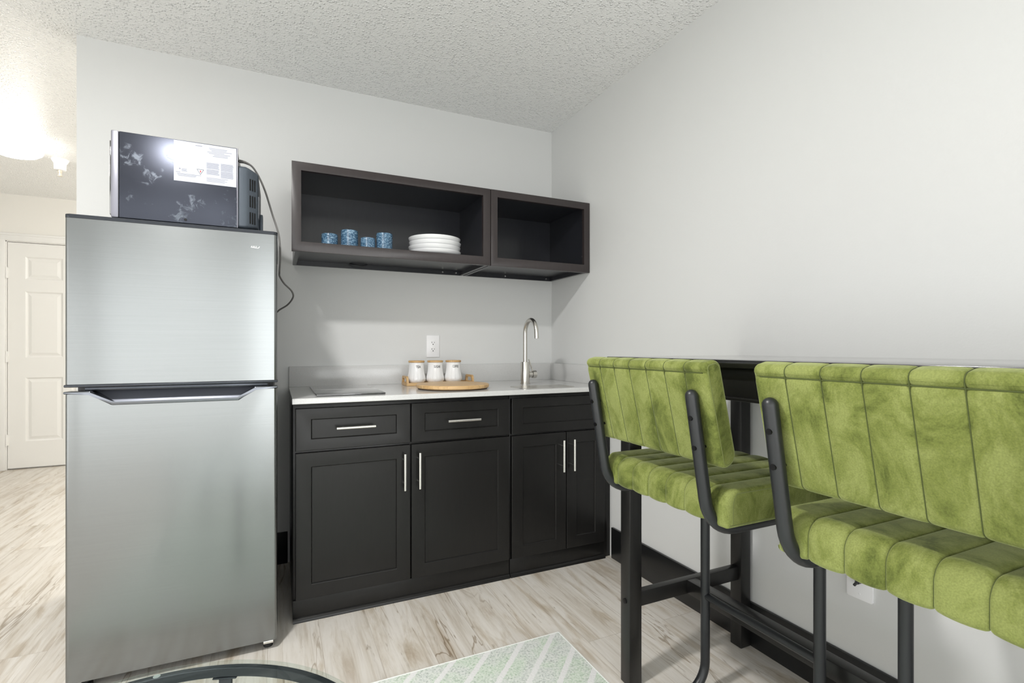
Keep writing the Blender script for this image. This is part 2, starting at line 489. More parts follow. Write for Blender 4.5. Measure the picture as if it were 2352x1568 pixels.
# hall ceiling lamp and sprinkler
lamp = thing('ceiling_light', (-3.13,1.56,CZ), 'glowing white dome light on the hallway ceiling', 'light')
MB().lathe([(0,0),(.075,0),(.075,-.012),(.060,-.016),(.060,-.034),(0,-.034)], (-3.13,1.56,CZ), 40).build('base_ring', M_WHITEPL, lamp)
MB().lathe([(0,-.0345),(.115,-.0345),(.136,-.042),(.145,-.056),(.138,-.074),(.115,-.091),(.08,-.103),(.04,-.109),(0,-.111)], (-3.13,1.56,CZ), 56).build('diffuser', M_LAMP, lamp)
sp = thing('fire_sprinkler', (-3.0,1.895,CZ), 'small white fire sprinkler head hanging from the hallway ceiling', 'sprinkler')
MB().lathe([(0,0),(.052,0),(.047,-.012),(.036,-.03),(.034,-.075),(.030,-.077),(0,-.077)], (-3.0,1.895,CZ), 28).build('escutcheon', M_WHITEPL, sp)
MB().lathe([(0,-.077),(.013,-.077),(.013,-.092),(.009,-.095),(.009,-.112),(.016,-.114),(.016,-.118),(0,-.118)], (-3.0,1.895,CZ), 20).build('head', mat('sprinkler_head', (.72,.66,.55), .3, .4)[0], sp)

# ------------------------------------------------------------------ base cabinets
YB = -.618; YD = -.641; CT0, CT1 = .862, .884
def shaker(mb, x0, x1, z0, z1, mx, mz, yf=YD, th=.02, dep=.007):
    bm = mb.bm
    def q(x0,x1,z0,z1,y): return [bm.verts.new((x,y,z)) for x,z in ((x0,z0),(x1,z0),(x1,z1),(x0,z1))]
    o = q(x0,x1,z0,z1,yf); i = q(x0+mx,x1-mx,z0+mz,z1-mz,yf); r = q(x0+mx+.003,x1-mx-.003,z0+mz+.003,z1-mz-.003,yf+dep); b = q(x0,x1,z0,z1,yf+th)
    fr = []
    for k in range(4):
        l = (k+1)%4
        bm.faces.new((o[k],o[l],i[l],i[k])); bm.faces.new((i[k],i[l],r[l],r[k]))
        bm.faces.new((b[k],b[l],o[l],o[k]))
    bm.faces.new(r); bm.faces.new(b[::-1])
    es = [e for e in bm.edges if all(v in o or v in i for v in e.verts) and (all(v in o for v in e.verts) or all(v in i for v in e.verts))]
    bmesh.ops.bevel(bm, geom=es, offset=.0022, segments=2, profile=.5, affect='EDGES')
    return mb
def pull(parent, p0, p1, name='handle'):
    p0, p1 = Vector(p0), Vector(p1); d = (p1-p0).normalized()
    mb = MB().cyl(p0, p1, .0058, 14)
    for t in (.028, (p1-p0).length-.028):
        c = p0 + d*t; mb.cyl(c, (c.x, YD+.001, c.z), .0042, 10)
    o = mb.build(name, M_CHROME, parent); o['label'] = 'brushed nickel bar handle'
    return o
def base_body(mb, x0, x1):
    mb.box((x0,YB,.0),(x1,-.016,CT0-.0005), .001)
    mb.box((x0,YB-.0005,.0),(x1,YB-.007,.085), .001)                   # toe board
    mb.prism([(YB-.007,0),(YB-.019,0),(YB-.018,.008),(YB-.013,.015),(YB-.007,.018)], x0, x1, 'x')   # shoe moulding
    return mb
cab = thing('base_cabinet', (-1.05,-.32,0), 'wide black shaker base cabinet with two drawers over two doors, nearest the refrigerator', 'cabinet', 'kitchenette base cabinets')
base_body(MB(), -1.516, -.582).build('body', M_CAB, cab)
for x0, x1, hx in ((-1.507,-1.0545,-1.083), (-1.0485,-.588,-1.019)):
    d = shaker(MB(), x0, x1, .675, .842, .058, .044).build('drawer', M_CAB, cab, angle=20)
    xc = (x0+x1)/2; pull(d, (xc-.076,YD-.03,.760), (xc+.076,YD-.03,.760))
    d = shaker(MB(), x0, x1, .090, .666, .058, .056).build('door', M_CAB, cab, angle=20)
    pull(d, (hx,YD-.03,.480), (hx,YD-.03,.634))
scab = thing('sink_cabinet', (-.29,-.32,0), 'narrower black base cabinet under the sink with a false drawer front over two doors', 'cabinet', 'kitchenette base cabinets')
sb = MB()
for a, b in (((-.578,YB,.0),(-.042,YB+.012,CT0-.0005)), ((-.578,YB+.012,.0),(-.560,-.016,CT0-.0005)), ((-.060,YB+.012,.0),(-.042,-.016,CT0-.0005)), ((-.56,-.03,.0),(-.06,-.016,CT0-.0005)), ((-.56,YB+.012,.08),(-.06,-.03,.098))): sb.box(a, b, .001)
sb.box((-.578,YB-.0005,.0),(-.042,YB-.007,.085), .001)
sb.prism([(YB-.007,0),(YB-.019,0),(YB-.018,.008),(YB-.013,.015),(YB-.007,.018)], -.578, -.042, 'x')
sb.build('body', M_CAB, scab)
shaker(MB(), -.574, -.050, .675, .842, .058, .044).build('false_drawer_front', M_CAB, scab, angle=20)
for x0, x1, hx in ((-.574,-.2795,-.308), (-.2755,-.050,-.248)):
    d = shaker(MB(), x0, x1, .090, .666, .057, .056).build('door', M_CAB, scab, angle=20)
    pull(d, (hx,YD-.03,.478), (hx,YD-.03,.632))
fl = MB().box((-.041,YB,0),(-.001,YB+.02,CT0-.0005), .001).build('filler_strip', M_CAB, scab)

# countertop with sink cut-out, backsplashes as parts
SX, SY, SA, SBY = -.350, -.525, .148, .084
ct = MB()
def hole_slab(mb, outer, hole_fn, z0, z1, n=64):
    x0, y0, x1, y1 = outer; bm = mb.bm
    ang = sorted(set([2*math.pi*k/n for k in range(n)] + [math.atan2(y-SY, x-SX) % (2*math.pi) for x in (x0,x1) for y in (y0,y1)]))
    def out(a):
        c, s_ = math.cos(a), math.sin(a); t = 1e9
        if c > 1e-9: t = min(t, (x1-SX)/c)
        if c < -1e-9: t = min(t, (x0-SX)/c)
        if s_ > 1e-9: t = min(t, (y1-SY)/s_)
        if s_ < -1e-9: t = min(t, (y0-SY)/s_)
        return (SX+c*t, SY+s_*t)
    O = [out(a) for a in ang]; I = [hole_fn(a) for a in ang]
    rs = []
    for pts, z in ((I,z0),(I,z1-.002),([(SX+(p[0]-SX)*1.012, SY+(p[1]-SY)*1.012) for p in I],z1),
                   ([(min(max(p[0],x0),x1), max(p[1], y0+.003)) for p in O],z1),(O,z1-.003),(O,z0+.002),([(p[0], max(p[1],y0+.002)) for p in O],z0)):
        rs.append([(p[0],p[1],z) for p in pts])
    mb.rings(rs, True, False, True)
def sink_edge(a, k=1.0):
    c, s_ = math.cos(a), math.sin(a); e = 5.0
    t = (abs(c/(SA*k))**e + abs(s_/(SBY*k))**e)**(-1/e)
    return (SX+c*t, SY+s_*t)
hole_slab(ct, (-1.519,-.668,-.0015,-.001), sink_edge, CT0, CT1)
top = thing('countertop', (-.76,-.33,CT0), 'white speckled quartz countertop with upstand over the black base cabinets', 'countertop')
ct.build('worktop', M_QUARTZ, top, angle=25)
MB().box((-1.519,-.022,CT1),(-.0015,-.001,.986), .0015).build('backsplash', M_QUARTZ, top)
MB().box((-.022,-.650,CT1),(-.0015,-.0225,.986), .0015).build('side_splash', M_QUARTZ, top)

# undermount sink (sits in the cabinet below the cut-out)
sk = MB(); angs = [2*math.pi*k/64 for k in range(64)]
rs = []
for k, z in ((1.07,CT1+.0003),(1.065,CT1+.0012),(1.0,CT1+.0008),(.972,CT1-.003),(.965,CT1-.02),(.94,.74),(.90,.725),(.15,.722),(.14,.718),(.01,.718)):
    rs.append([(*sink_edge(a, k), z) for a in angs])
sk.rings(rs, True, True)
tag(sk.build('sink', M_NICKEL, origin=(SX,SY,.72)), 'small stainless steel sink set in the white countertop in front of the faucet', 'sink')

# faucet
FX, FY = -.345, -.318
fa = thing('faucet', (FX,FY,CT1), 'tall brushed nickel gooseneck faucet behind the sink', 'faucet')
MB().lathe([(0,0),(.027,0),(.027,.006),(.0245,.007),(.0245,.118),(.0235,.12),(0,.12)], (FX,FY,CT1+.0003), 32).build('base', M_NICKEL, fa)
pts = [(FX,FY,CT1+.118),(FX,FY,1.16)] + [(FX, FY-.066+.066*math.cos(R(a)), 1.16+.070*math.sin(R(a))) for a in range(12,181,12)] + [(FX,FY-.134,1.130)]
MB().tube(pts, .0118, 18).build('spout', M_NICKEL, fa)
MB().cyl((FX+.02,FY,CT1+.052),(FX+.040,FY,CT1+.052),.017,24).cyl((FX+.042,FY,CT1+.052),(FX+.064,FY,CT1+.052),.0215,24).build('valve', M_NICKEL, fa)
MB().tube([(FX+.050,FY,CT1+.060),(FX+.022,FY-.001,CT1+.135)], .0035, 10).build('lever', M_NICKEL, fa)

# cooktop
ck = MB().prism([(-1.428,-.605),(-1.152,-.605),(-1.152,-.085),(-1.428,-.085)], CT1+.0008, CT1+.0075, 'z', .0015)
tag(ck.build('cooktop', M_GLASSBLK, origin=(-1.29,-.34,CT1)), 'flat black glass two-burner cooktop on the left end of the white countertop', 'cooktop')

# round bamboo board
BX, BY, BR = -.797, -.437, .176
bd = thing('cutting_board', (BX,BY,CT1), 'round bamboo board lying on the countertop in front of the canisters', 'board')
MB().lathe([(0,.006),(BR-.004,.006),(BR,.010),(BR,.020),(BR-.004,.0235),(BR-.02,.0238),(0,.0238)], (BX,BY,CT1), 72).build('disc', M_BAMBOO, bd)
MB().lathe([(BR-.035,.0005),(BR-.010,.0005),(BR-.007,.0062),(BR-.038,.0062)], (BX,BY,CT1), 64).build('foot_ring', M_TRIVDK, bd)['label'] = 'dark foot under the board'

# bamboo tray + canisters
TX0, TX1, TY0, TY1 = -.970, -.603, -.215, -.092
tr = thing('bamboo_tray', ((TX0+TX1)/2,(TY0+TY1)/2,CT1), 'small bamboo tray with loop handles holding the three canisters', 'tray')
MB().box((TX0,TY0,CT1+.0005),(TX1,TY1,CT1+.0105), .0015).box((TX0,TY0,CT1+.009),(TX1,TY0+.006,CT1+.016), .0015).box((TX0,TY1-.006,CT1+.009),(TX1,TY1,CT1+.016), .0015).build('base', M_BAMBOO, tr)
for x in (TX0, TX1-.010):
    yc = (TY0+TY1)/2; rs = []
    outer = fillet([(0,TY0,CT1+.010),(0,TY0+.012,CT1+.050),(0,TY1-.012,CT1+.050),(0,TY1,CT1+.010)], .016, 6)
    inner = fillet([(0,TY0+.020,CT1+.017),(0,TY0+.025,CT1+.038),(0,TY1-.025,CT1+.038),(0,TY1-.020,CT1+.017)], .010, 6)
    n = len(outer)
    h = MB()
    rings_ = [[(x,p.y,p.z) for p in outer],[(x+.010,p.y,p.z) for p in outer],[(x+.010,p.y,p.z) for p in inner],[(x,p.y,p.z) for p in inner]]
    h.rings(rings_, True, False, True)
    h.build('handle', M_BAMBOO, tr, angle=30)

def text_on_cylinder(txt, size, r_fn, c, zmid, sx=1.0):
    cu = bpy.data.curves.new('t', 'FONT'); cu.body = txt; cu.size = size; cu.align_x = 'CENTER'; cu.align_y = 'CENTER'
    cu.resolution_u = 3; cu.offset = .00028
    ob = bpy.data.objects.new('t', cu); COL.objects.link(ob)
    dg = bpy.context.evaluated_depsgraph_get()
    me = bpy.data.meshes.new_from_object(ob.evaluated_get(dg))
    bpy.data.objects.remove(ob)
    mb = MB(); mb.bm.from_mesh(me); bpy.data.meshes.remove(me)
    bmesh.ops.subdivide_edges(mb.bm, edges=[e for e in mb.bm.edges if e.calc_length() > .004], cuts=2)
    for v in mb.bm.verts:
        u, w = v.co.x*sx, v.co.y; z = zmid+w; r = r_fn(z-c[2])+.0005; a = u/r
        v.co = (c[0]+r*math.sin(a), c[1]-r*math.cos(a), z)
    return mb
CPROF = [(.0,.0),(.034,.0),(.041,.004),(.0475,.013),(.0490,.022),(.0475,.032),(.0440,.046),(.0410,.062),(.0395,.078),(.0390,.092),(.0400,.104),(.0405,.108),(.037,.1085)]
def can_r(z):
    for (r0,z0),(r1,z1) in zip(CPROF[1:-1], CPROF[2:-1]):
        if z0 <= z <= z1: return r0+(r1-r0)*(z-z0)/(z1-z0+1e-9)
    return .04
CANZ = CT1+.0112
for x, word, lab in ((-.905,'TEA','white ceramic canister lettered TEA with a wooden lid'), (-.803,'SUGAR','white ceramic canister lettered SUGAR with a wooden lid'), (-.701,'COFFEE','white ceramic canister lettered COFFEE with a wooden lid')):
    cy = -.153
    c = thing('canister', (x,cy,CANZ), lab, 'canister', 'lettered canisters on the bamboo tray')
    mb = MB(); rs = []
    for r, z in CPROF:
        fl_ = .02 if .012 < z < .1 else 0
        rs.append([Vector((x+max(r,1e-4)*(1-fl_*(abs(math.sin(10*math.pi*k/120))**6))*math.cos(2*math.pi*k/120), cy+max(r,1e-4)*(1-fl_*(abs(math.sin(10*math.pi*k/120))**6))*math.sin(2*math.pi*k/120), CANZ+z)) for k in range(120)])
    mb.rings(rs, True, True).build('jar', M_CERAMIC, c)
    l = MB().lathe([(0,.1087),(.0405,.1087),(.0425,.1105),(.0425,.1165),(.040,.119),(0,.119)], (x,cy,CANZ), 48).build('lid', M_LID, c); l['label'] = 'flat wooden lid'
    t = text_on_cylinder(word, .0185, can_r, (x,cy,CANZ), CANZ+.086, .80 if len(word) < 4 else (.62 if len(word) == 5 else .52)).build('lettering', M_INKB, c, smooth=False); t['label'] = 'black word ' + word

# outlet above canisters
ox, oz = -.7725, 1.090
ou = thing('wall_outlet', (ox,0,oz), 'white duplex outlet on the back wall above the canisters', 'outlet')
MB().box((ox-.038,-.0065,oz-.062),(ox+.038,-.0003,oz+.062), .0025).build('cover_plate', M_WHITEPL, ou)
MB().box((ox-.0175,-.0085,oz-.034),(ox+.0175,-.006,oz+.034), .001).build('receptacle', M_WHITEPL, ou)
sl = MB()
for dz in (.0185,-.0185):
    sl.box((ox-.0085,-.0088,oz+dz-.0005),(ox-.0058,-.0080,oz+dz+.0075)).box((ox+.0055,-.0088,oz+dz),(ox+.0078,-.0080,oz+dz+.0065))
    sl.cyl((ox-.0005,-.0088,oz+dz-.0075),(ox-.0005,-.0080,oz+dz-.0075),.0030,12)
sl.build('slot', M_SLOT, ou)

# ------------------------------------------------------------------ upper cabinets
YU = -.432; UZ0, UZ1 = 1.497, 1.883
def upper(name, x0, x1, label, fl, fr, bl, br):
    t = thing(name, ((x0+x1)/2,-.2,UZ0), label, 'cabinet', 'open upper cabinets over the counter')
    a, b = x0+bl, x1-br; z0, z1 = UZ0+.003, UZ1-.003; th = .017; yb = YU+.021
    MB().box((a,yb,z0),(a+th,-.001,z1)).box((b-th,yb,z0),(b,-.001,z1)).box((a+th,yb,z1-th),(b-th,-.001,z1)).box((a+th,yb,1.523),(b-th,-.001,1.538)).box((a+th,-.013,z0),(b-th,-.001,z1-th)).build('body', M_CABIN, t, smooth=False)
    bm_ = MB(); bm = bm_.bm
    def q(x0,x1,z0,z1,y): return [bm.verts.new((x,y,z)) for x,z in ((x0,z0),(x1,z0),(x1,z1),(x0,z1))]
    ix0, ix1, iz0, iz1 = x0+fl, x1-fr, 1.540, 1.846
    o = q(x0,x1,UZ0,UZ1,YU); i = q(ix0,ix1,iz0,iz1,YU); ob = q(x0,x1,UZ0,UZ1,YU+.0205); ib = q(ix0,ix1,iz0,iz1,YU+.0205)
    for k in range(4):
        l = (k+1)%4
        bm.faces.new((o[k],o[l],i[l],i[k])); bm.faces.new((i[k],i[l],ib[l],ib[k])); bm.faces.new((ob[k],ob[l],o[l],o[k])); bm.faces.new((ib[k],ib[l],ob[l],ob[k]))
    es = [e for e in bm.edges if all(v in o for v in e.verts) or all(v in i for v in e.verts)]
    bmesh.ops.bevel(bm, geom=es, offset=.0014, segments=2, profile=.5, affect='EDGES')
    bm_.build('face_frame', M_UPPER, t, angle=25)
    return t
ub = upper('upper_cabinet', -1.516, -.5965, 'long open-fronted dark upper cabinet holding cups and plates', .038, .039, .014, .002)
us = upper('upper_cabinet', -.5935, -.002, 'short empty open-fronted dark upper cabinet in the corner', .036, .036, .002, .002)
for z in (1.592, 1.795):
    MB().cyl((-.0195,-.392,z),(-.026,-.392,z),.0055,12).build('screw', M_CHROME, us)['label'] = 'bright hinge screw'
for x, y, p in ((-.72,-.0145,ub),(-.64,-.0145,ub),(-.33,-.0145,us),(-.05,-.0145,us)):
    MB().cyl((x,y,1.512),(x,y-.005,1.512),.0045,10).build('screw', M_CHROME, p)
MB().tube([(-1.23,-.035,1.5215),(-1.19,-.05,1.512),(-1.17,-.05,1.510),(-1.14,-.035,1.5215)], .003, 8).build('mounting_clip', M_CABIN, ub)

# cups
SZ = 1.5385
def cup(x, y, r, h, label):
    mb = MB(); prof = [(0,.0),(r*.90,.0),(r*.97,.004)]
    nz = int(h/.0075)
    for k in range(nz):
        z0 = .006+(h-.012)*k/nz; dz = (h-.012)/nz
        prof += [(r*.985, z0), (r*1.0, z0+dz*.3), (r*1.0, z0+dz*.7), (r*.985, z0+dz)]
    prof += [(r*.99,h-.003),(r*.965,h),(r*.93,h-.002),(r*.91,.010),(0,.008)]
    return tag(mb.lathe(prof, (x,y,SZ), 40).build('cup', M_BLUE, origin=(x,y,SZ), angle=50), label, 'cup', 'blue cups in the upper cabinet')
cup(-1.352,-.305,.0360,.068,'short blue patterned cup, leftmost in the upper cabinet')
cup(-1.263,-.300,.0390,.094,'tall blue patterned cup, second from the left between two short ones')
cup(-1.180,-.312,.0340,.064,'smaller short blue patterned cup between the two tall blue cups')
cup(-1.101,-.305,.0385,.094,'tall blue patterned cup nearest the white plates')
# plates
px, py, pr = -.843, -.285, .131
for k, lab in enumerate(('bottom white plate of the stack in the upper cabinet','second white plate from the bottom of the stack in the upper cabinet','third white plate from the bottom of the stack, under the top one','top white plate of the stack in the upper cabinet')):
    z = SZ+.0005+k*.0222
    prof = [(0,.0),(.075,.0),(.080,.003),(.105,.004),(.120,.008),(.127,.014),(pr,.0255),(pr+.0005,.0275),(pr-.003,.0278),(.122,.0225),(.115,.0225),(.06,.0218),(0,.0218)] if k < 3 else \
           [(0,.0),(.075,.0),(.080,.003),(.105,.004),(.120,.008),(.127,.014),(pr,.0255),(pr+.0005,.0275),(pr-.003,.0278),(.122,.016),(.10,.010),(0,.009)]
    tag(MB().lathe(prof, (px+.0015*(-1)**k,py,z), 64).build('plate', M_PLATE, origin=(px,py,z), angle=50), lab, 'plate', 'white plates stacked in the upper cabinet')

# ------------------------------------------------------------------ refrigerator
FX0, FX1, FYF = -2.1675, -1.5712, -.785
fr = thing('refrigerator', ((FX0+FX1)/2,-.42,0), 'stainless steel top-freezer refrigerator with black handle recess', 'refrigerator')
MB().box((FX0+.012,-.715,.022),(FX1-.012,-.075,1.486), .004).build('body', M_FRSIDE, fr)
MB().prism(rrect(FX0-.001,FYF-.002,FX1+.001,-.075,.014), 1.486, 1.497, 'z', .002).build('top_cap', M_DARKGLOSS, fr)
def vround(mb, y, xs, r, seg=5):
    es = [e for e in mb.bm.edges if all(abs(v.co.y-y) < 1e-5 for v in e.verts) and abs(e.verts[0].co.x-e.verts[1].co.x) < 1e-5 and any(abs(e.verts[0].co.x-x) < 1e-5 for x in xs)]
    bmesh.ops.bevel(mb.bm, geom=es, offset=r, segments=seg, profile=.5, affect='EDGES')
    return mb
ud = vround(MB().box((FX0,FYF,.9665),(FX1,-.722,1.4855)), FYF, (FX0,FX1), .011)
u = ud.build('freezer_door', M_STEEL, fr, uv=(0,2))
MB().box((FX0-.002,FYF-.003,.9575),(FX1+.002,-.725,.9662), .003).build('bottom_trim', M_DARKGLOSS, u)['label'] = 'glossy black trim'
# small raised badge (illegible script)
bdg = MB()
bdg.prism([(-1.656,1.4345),(-1.634,1.4325),(-1.633,1.4345),(-1.655,1.4365)], FYF-.0012, FYF, 'y')
bdg.prism([(-1.634,1.4325),(-1.631,1.4325),(-1.6265,1.4395),(-1.6285,1.4395)], FYF-.0012, FYF, 'y')
for x in (-1.654,-1.649,-1.645,-1.640): bdg.prism([(x,1.4365),(x+.0018,1.4365),(x+.0032,1.4405),(x+.0014,1.4405)], FYF-.0010, FYF, 'y')
bdg.build('badge', M_CHROME, u)['label'] = 'tiny bright script badge'
# lower door: notched top
n0, n1, n2, n3, zt, zn = -2.106, -2.049, -1.693, -1.640, .9365, .8985
poly = [(FX0,.036),(FX1,.036),(FX1,zt),(n3,zt),(n2,zn),(n1,zn),(n0,zt),(FX0,zt)]
ld = vround(MB().prism(poly, FYF, -.722, 'y'), FYF, (FX0,FX1), .011)
l = ld.build('main_door', M_STEEL, fr, uv=(0,2))
# black edge strip following the notch
path = [(FX0-.002,zt),(n0,zt),(n1,zn),(n2,zn),(n3,zt),(FX1+.002,zt)]
def strip(path, w):
    mb = MB(); up = []
    P = [Vector((p[0],p[1])) for p in path]
    for i in range(len(P)):
        a = (P[i]-P[i-1]).normalized() if i else (P[1]-P[0]).normalized()
        b = (P[i+1]-P[i]).normalized() if i < len(P)-1 else a
        na, nb = Vector((-a.y,a.x)), Vector((-b.y,b.x)); m_ = (na+nb).normalized()
        up.append(P[i]+m_*(w/max(.3,m_.dot(na))))
    return P, up
P, U = strip(path, .0085)
mb = MB(); mb.prism([(p.x,p.y) for p in P]+[(p.x,p.y) for p in U[::-1]], FYF-.006, -.735, 'y', .0034, 3)
mb.build('handle_trim', M_HANDLE, l)['label'] = 'glossy dark handle edge'
# recessed pocket: back plate slanted and black cheeks
pk = MB()
A = [(n0,FYF+.05,zt+.007),(n3,FYF+.05,zt+.007),(n2-.004,FYF+.024,zn+.006),(n1+.004,FYF+.024,zn+.006)]
vs = [pk.bm.verts.new(p) for p in A]; vb = [pk.bm.verts.new((p[0],p[1]+.012,p[2])) for p in A]
pk.bm.faces.new(vs); pk.bm.faces.new(vb[::-1])
for i in range(4): pk.bm.faces.new((vs[i],vs[(i+1)%4],vb[(i+1)%4],vb[i]))
pk.build('handle_recess', mat('recess_gloss', (.15,.16,.19), .28, .45)[0], l)['label'] = 'dark mirror-like finger recess'
MB().box((FX0+.045,FYF+.018,.9447),(FX1-.03,-.735,.9570), .002).build('gasket', M_DARKGLOSS, fr)
# hinge, kick plate and feet
MB().box((FX1-.045,FYF+.004,.024),(FX1-.012,-.73,.034), .002).build('hinge', M_CHROME, fr)['label'] = 'bright bottom hinge plate'
MB().box((FX0+.02,-.70,.008),(FX1-.02,-.66,.03)).build('kick_plate', M_RUBBER, fr)
for x in (FX0+.045, FX1-.030):
    for y in (-.745, -.14): MB().lathe([(0,.0),(.016,.0),(.016,.012),(.008,.014),(.008,.026),(0,.026)], (x,y,.0003), 16).build('foot', M_RUBBER, fr)

# ------------------------------------------------------------------ microwave
MX0, MX1, MY0, MY1, MZ0, MZ1 = -2.039, -1.7005, -.750, -.325, 1.507, 1.7885
mw = thing('microwave', (-1.87,-.53,1.497), 'dark metal microwave turned sideways on top of the refrigerator', 'microwave')
MB().box((MX0,MY0,MZ0),(MX1,MY1,MZ1), .0015).build('case', M_MW, mw)
f = MB().box((MX0-.022,MY0-.0005,MZ0-.001),(MX0-.0008,MY1,MZ1+.0015), .004).build('front_frame', M_MWFRONT, mw); f['label'] = 'silver front frame'
MB().box((MX0-.028,MY0+.012,MZ0+.010),(MX0-.0225,MY0+.31,MZ1-.03), .002).build('door', M_GLASSBLK, mw)
MB().box((MX0-.028,MY0+.315,MZ0+.010),(MX0-.0225,MY1-.01,MZ1-.01), .002).build('control_panel', M_GLASSBLK, mw)
MB().box((MX1-.001,MY0+.001,MZ0),(MX1+.003,MY0+.005,MZ1), .001).build('seam_flange', M_MWFRONT, mw)
hp = MB()
rs = []
for x, ins in ((MX1+.0005,0),(MX1+.026,.0),(MX1+.036,.006),(MX1+.062,.030),(MX1+.066,.036)):
    rs.append([(x, y, z) for y, z in rrect(MY0+.012+ins, MZ0+.003+ins*.25, MY1-.05-ins, MZ1-.055-ins*.35, .012)])
hp.rings(rs, True, True)
hump = hp.build('back_cover', M_MWBACK, mw); hump['label'] = 'blue-grey rear vent housing'
vt = MB()
for i in range(3):
    for j in range(3):
        t = .18+.27*i
        x = MX1+.036+.026*t; y = MY0+.018+.024*t; z = 1.530+j*.060
        d = Vector((.026,.024,0)).normalized(); nn = Vector((.024,-.026,0)).normalized()
        c = Vector((x,y,0)); w = d*.0028
        vt.bm.faces.new([vt.bm.verts.new((c+nn*.0006+sx*w).to_tuple()[:2]+(zz,)) for sx, zz in ((-1,z),(1,z),(1,z+.042),(-1,z+.042))])
bmesh.ops.solidify(vt.bm, geom=vt.bm.faces[:], thickness=.0004)
vt.build('vent_slot', M_SLOT, hump, smooth=False)
MB().box((MX1+.0625,MY0+.055,1.560),(MX1+.0675,MY0+.085,1.640)).build('barcode_sticker', M_PAPER, hump)
MB().box((MX1+.0665,MY0+.16,1.535),(MX1+.078,MY0+.20,1.600), .003).build('wall_spacer', M_MWBACK, hump)
for x in (MX0+.03, MX1-.04):
    for y in (MY0+.04, MY1-.04): MB().cyl((x,y,1.4975),(x,y,MZ0+.001),.012,14).build('foot', M_RUBBER, mw)
MB().cyl((-1.855,MY0-.002,1.5185),(-1.855,MY0+.001,1.5185),.0045,12).build('screw', M_BOLT, mw)
# warning label with its print
lx0, lx1, lz0, lz1 = -1.8885, -1.7025, 1.6490, 1.7860
lb = MB().box((lx0,MY0-.0008,lz0),(lx1,MY0-.0002,lz1)).build('warning_label', M_PAPER, mw); lb['label'] = 'white warning label with fine print'
pr_ = MB()
def line(x0, x1, z, h=.0012): pr_.box((x0,MY0-.0011,z),(x1,MY0-.0007,z+h))
rnd = random.Random(3)
xm = -1.797
line(-1.826,-1.806,lz1-.010,.0022)
for k in range(7): line(xm+.006+rnd.random()*.02, lx1-.012-rnd.random()*.03, lz1-.012-.0045*k)
for a, b, z0, z1 in ((xm+.004,-1.754,1.703,1.722),(-1.750,lx1-.008,1.700,1.724),(xm+.004,-1.754,1.682,1.699),(-1.750,lx1-.008,1.674,1.697)):
    z = z1
    while z > z0: line(a, b-rnd.random()*.004, z, .0011); z -= .0026
for k in range(4): line(xm+.004, lx1-.008-rnd.random()*.03, 1.6705-.004*k+.0, .0012)
for k in range(3): line(-1.866, -1.846-rnd.random()*.006, 1.6905-.0035*k, .0014)
line(-1.874,-1.869,1.6895,.0035)
line(-1.883,-1.870,1.6790,.0015)
for k in range(3): line(-1.880+.002*k, -1.806-rnd.random()*.02, 1.674-.0035*k, .0013)
pr_.build('printed_text', M_INK, lb, smooth=False)
tri = MB(); cx, cz = -1.8115, 1.6905
def tri_ring(r0, r1):
    o = [(cx+r0*math.sin(R(a)), cz-r0*math.cos(R(a))) for a in (0,120,240)]; i = [(cx+r1*math.sin(R(a)), cz-r1*math.cos(R(a))) for a in (0,120,240)]
    for k in range(3): tri.prism([o[k],o[(k+1)%3],i[(k+1)%3],i[k]], MY0-.0012, MY0-.0007, 'y')
tri_ring(.0125, .0106)
tri.build('warning_triangle', M_INKB, lb, smooth=False)['label'] = 'black outlined warning triangle'
MB().prism([(cx-.0012,cz-.005),(cx+.0022,cz-.0035),(cx+.0025,cz+.001),(cx+.0005,cz+.003),(cx-.0015,cz+.0015)], MY0-.0012, MY0-.0007, 'y').build('flame_mark', M_INKR, lb, smooth=False)['label'] = 'tiny red mark in the triangle'
# power cord (part of the microwave)
def spline(pts, n=8):
    pts = [Vector(p) for p in pts]; q = [pts[0]*2-pts[1]]+pts+[pts[-1]*2-pts[-2]]; out = []
    for i in range(1, len(q)-2):
        for k in range(n):
            t = k/n; a,b,c,d = q[i-1],q[i],q[i+1],q[i+2]
            out.append(.5*((2*b)+(c-a)*t+(2*a-5*b+4*c-d)*t*t+(3*b-a-3*c+d)*t**3))
    out.append(pts[-1]); return out
cpts = [(-1.699,-.70,1.760),(-1.676,-.68,1.764),(-1.650,-.66,1.752),(-1.618,-.62,1.697),(-1.589,-.59,1.606),(-1.566,-.58,1.527),(-1.5605,-.57,1.450),(-1.563,-.54,1.390),(-1.562,-.50,1.375),(-1.545,-.45,1.352),(-1.516,-.40,1.328),(-1.509,-.38,1.303),(-1.530,-.34,1.272),(-1.568,-.30,1.246),(-1.5775,-.26,1.22),(-1.5775,-.2,1.1),(-1.5775,-.14,.95)]
MB().tube(spline(cpts), .0036, 10).build('power_cord', M_CORD, mw)['label'] = 'grey power cord drooping beside the refrigerator'
gr = MB(); 
for k, (p) in enumerate(spline(cpts[:4], 6)[1:9]):
    q = spline(cpts[:4], 6)[k+2]; gr.cyl(p, p+(q-p)*.6, .0062-.0003*k, 10)
gr.build('strain_relief', M_CORD, mw)

